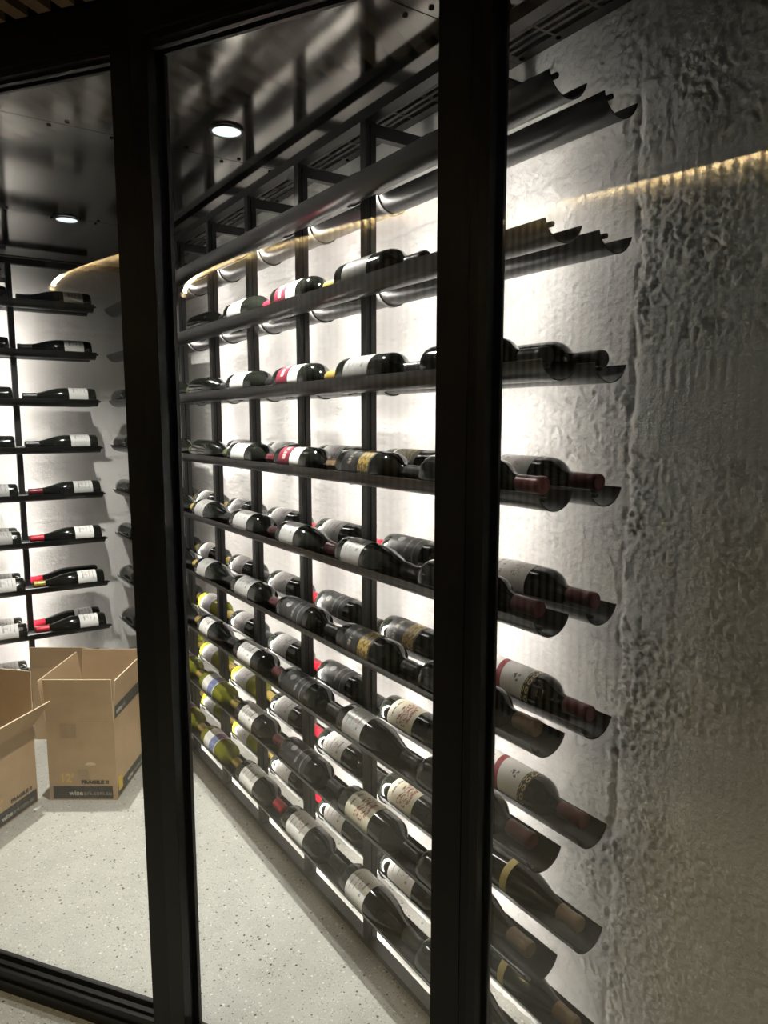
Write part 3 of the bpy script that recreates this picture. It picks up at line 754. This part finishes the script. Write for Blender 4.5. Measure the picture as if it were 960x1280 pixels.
# ------------------------------------------------------------------ cartons
def text_mesh(txt, size, bold=0.0, ext=0.0003):
    cu = bpy.data.curves.new('lettering', 'FONT'); cu.body = txt; cu.size = size; cu.offset = bold; cu.extrude = ext; cu.resolution_u = 2
    o = bpy.data.objects.new('lettering', cu); COL.objects.link(o); bpy.context.view_layer.update()
    me = bpy.data.meshes.new_from_object(o.evaluated_get(bpy.context.evaluated_depsgraph_get())); bpy.data.objects.remove(o); bpy.data.curves.remove(cu)
    me.name = 'lettering'; return me
def put_text(parent, txt, size, mat, loc, rot, bold=0.0, width=None):
    me = text_mesh(txt, size, bold); me.materials.clear(); me.materials.append(mat)
    xs_ = [v.co.x for v in me.vertices]
    if width:
        k = width / (max(xs_) - min(xs_)); me.transform(Matrix.Diagonal((k, 1, 1, 1)))
    return link('lettering', me, parent, loc, rot)
def carton(name, loc, rz, W, D, H, flaps, label):
    """front face on local y=0 from x=0..W, depth +y; flaps: front,right,back,left tilt outward in degrees"""
    t = 0.004; root = empty(name, loc, rz); tag(root, label, 'carton', 'open wine cartons on the cellar floor')
    MB().box((0, 0, 0.0), (W, D, t)).build('base_panel', MAT['card'], root)
    fr = MB().box((0, 0, t + 0.0002), (W, t, H)).build('side_panel', MAT['card'], root)
    bk = MB().box((0, D - t, t + 0.0002), (W, D, H)).build('side_panel', MAT['card'], root)
    MB().box((0, t + 0.0002, t + 0.0002), (t, D - t - 0.0002, H)).build('side_panel', MAT['card'], root)
    rs = MB().box((W - t, t + 0.0002, t + 0.0002), (W, D - t - 0.0002, H)).build('side_panel', MAT['card'], root)
    MB().box((W / 2 - 0.0015, t + 0.001, t + 0.001), (W / 2 + 0.0015, D - t - 0.001, H - 0.03)).build('divider', MAT['card'], root)
    MB().box((t + 0.001, D / 2 - 0.0015, t + 0.001), (W - t - 0.001, D / 2 + 0.0015, H - 0.05)).build('divider', MAT['card'], root)
    out = {}
    spec = (('front', (0, t / 2, H + 0.001), 0, W, D / 2), ('right', (W - t / 2, 0, H + 0.001), PI / 2, D, W / 2 + 0.035), ('back', (W, D - t / 2, H + 0.001), PI, W, D / 2), ('left', (t / 2, D, H + 0.001), -PI / 2, D, W / 2 + 0.035))
    for nm, lc, rzz, wd, fl in spec:
        b = MB(); tilt = math.radians(flaps[nm])
        b.box((0.002, -t / 2, 0), (wd - 0.002, t / 2, fl)); b.m = 1
        b.box((0.002, -t / 2, fl), (wd - 0.002, t / 2, fl + 0.0012)); b.box((0.0008, -t / 2, 0), (0.002, t / 2, fl)); b.box((wd - 0.002, -t / 2, 0), (wd - 0.0008, t / 2, fl))
        o = b.build('flap', [MAT['card'], MAT['card_edge']], root); o.location = lc; o.rotation_mode = 'XYZ'; o.rotation_euler = (tilt, 0, rzz)
        out[nm] = o
    return root, fr, rs, bk, out
rx = (PI / 2, 0, 0)
# carton B by the long rack
FLc, FRc = Vector((0.375, 2.817, 0)), Vector((0.587, 2.674, 0)); WB = (FRc - FLc).length; rzB = math.atan2(FRc.y - FLc.y, FRc.x - FLc.x)
cb, frB, rsB, bkB, fB = carton('carton', FLc, rzB, WB, 0.34, 0.306, dict(front=3, right=4, back=5, left=8), 'open brown wine carton with raised flaps and black base band beside the long rack')
MB().box((0.014, -0.0006, 0.006), (WB - 0.016, 0.0, 0.056)).build('printed_band', MAT['ink'], frB)
put_text(frB, 'wine', 0.027, MAT['white_ink'], (0.075, -0.0007, 0.020), rx, 0.0006, 0.052)
put_text(frB, 'ark.com.au', 0.025, MAT['grey_ink'], (0.129, -0.0007, 0.020), rx, 0.0, 0.104)
put_text(frB, 'FRAGILE !!', 0.018, MAT['ink'], (0.122, -0.0007, 0.066), rx, 0.0011, 0.104)
put_text(frB, "12'", 0.046, MAT['faded_yellow'], (0.040, -0.0007, 0.072), rx, 0.0012)
MB().box((0.052, -0.0009, 0.246), (0.113, -0.0001, 0.304)).build('tape_patch', MAT['tape'], frB)
MB().box((0.112, -0.0009, 0.083), (0.152, -0.0001, 0.125)).build('tape_patch', MAT['tape'], frB)
sc = MB(); sc.lathe([(0, 0), (0.016, 0.0), (0.012, 0.002), (0.004, 0.0035), (0, 0.003)], 9); sc.v = [(x * 1.3 + 0.16, y * 0.5, z * 0.5 + 0.142) for x, y, z in sc.v]; sc.build('torn_patch', MAT['card_edge'], frB)
rr = (PI / 2, 0, PI / 2)
MB().box((WB, 0.012, 0.006), (WB + 0.0006, 0.33, 0.056)).build('printed_band', MAT['ink'], rsB)
MB().box((WB + 0.0007, 0.016, 0.026), (WB + 0.0012, 0.058, 0.082)).build('printed_square', MAT['yellow_ink'], rsB)
put_text(rsB, 'wine', 0.03, MAT['white_ink'], (WB + 0.0008, 0.11, 0.018), rr, 0.0006, 0.055)
put_text(rsB, 'ark.com.au', 0.028, MAT['grey_ink'], (WB + 0.0008, 0.168, 0.018), rr, 0.0, 0.11)
rf = fB['right']
MB().box((0.006, -0.0028, 0.012), (0.334, -0.0021, 0.062)).build('printed_band', MAT['ink'], rf)
put_text(rf, 'wine', 0.03, MAT['white_ink'], (0.02, -0.0030, 0.026), rx, 0.0006, 0.055)
put_text(rf, 'ark', 0.028, MAT['grey_ink'], (0.078, -0.0030, 0.026), rx, 0.0, 0.035)
# small print on the inner side of the left flap
for i in range(5):
    MB().box((0.10, -0.0028, 0.05 + i * 0.011), (0.10 + 0.07 - 0.008 * (i % 3), -0.0021, 0.054 + i * 0.011)).build('printed_line', MAT['grey_ink'], fB['left'])
# carton A in front of the end-wall rack: the visible long face runs from near left to far right
c1 = Vector((0.335, 2.830, 0)); dA = Vector((-0.74, -0.672, 0)).normalized(); WA = 0.345
n1 = c1 + dA * WA; rzA = math.atan2(-dA.y, -dA.x)
ca, frA, rsA, bkA, fA = carton('carton', n1, rzA, WA, 0.262, 0.300, dict(front=38, right=2, back=10, left=25), 'open brown wine carton with splayed front flap before the end-wall rack')
MB().box((0.012, -0.0006, 0.006), (WA - 0.005, 0.0, 0.056)).build('printed_band', MAT['ink'], frA)
put_text(frA, 'wine', 0.027, MAT['white_ink'], (0.165, -0.0007, 0.020), rx, 0.0006, 0.052)
put_text(frA, 'ark.com.au', 0.025, MAT['grey_ink'], (0.219, -0.0007, 0.020), rx, 0.0, 0.104)
put_text(frA, 'FRAGILE !!', 0.018, MAT['ink'], (0.212, -0.0007, 0.066), rx, 0.0011, 0.104)
put_text(frA, "12'", 0.046, MAT['faded_yellow'], (0.120, -0.0007, 0.070), rx, 0.0012)
# carton C stands behind the other two
dC = Vector((0.829, -0.560, 0)); FRC = Vector((0.622, 3.275, 0)); FLC = FRC - dC * 0.256
cc, frC, rsC, bkC, fC = carton('carton', FLC, math.atan2(dC.y, dC.x), 0.256, 0.19, 0.335, dict(front=4, right=174, back=174, left=174), 'open brown wine carton mostly hidden behind the other two cartons')
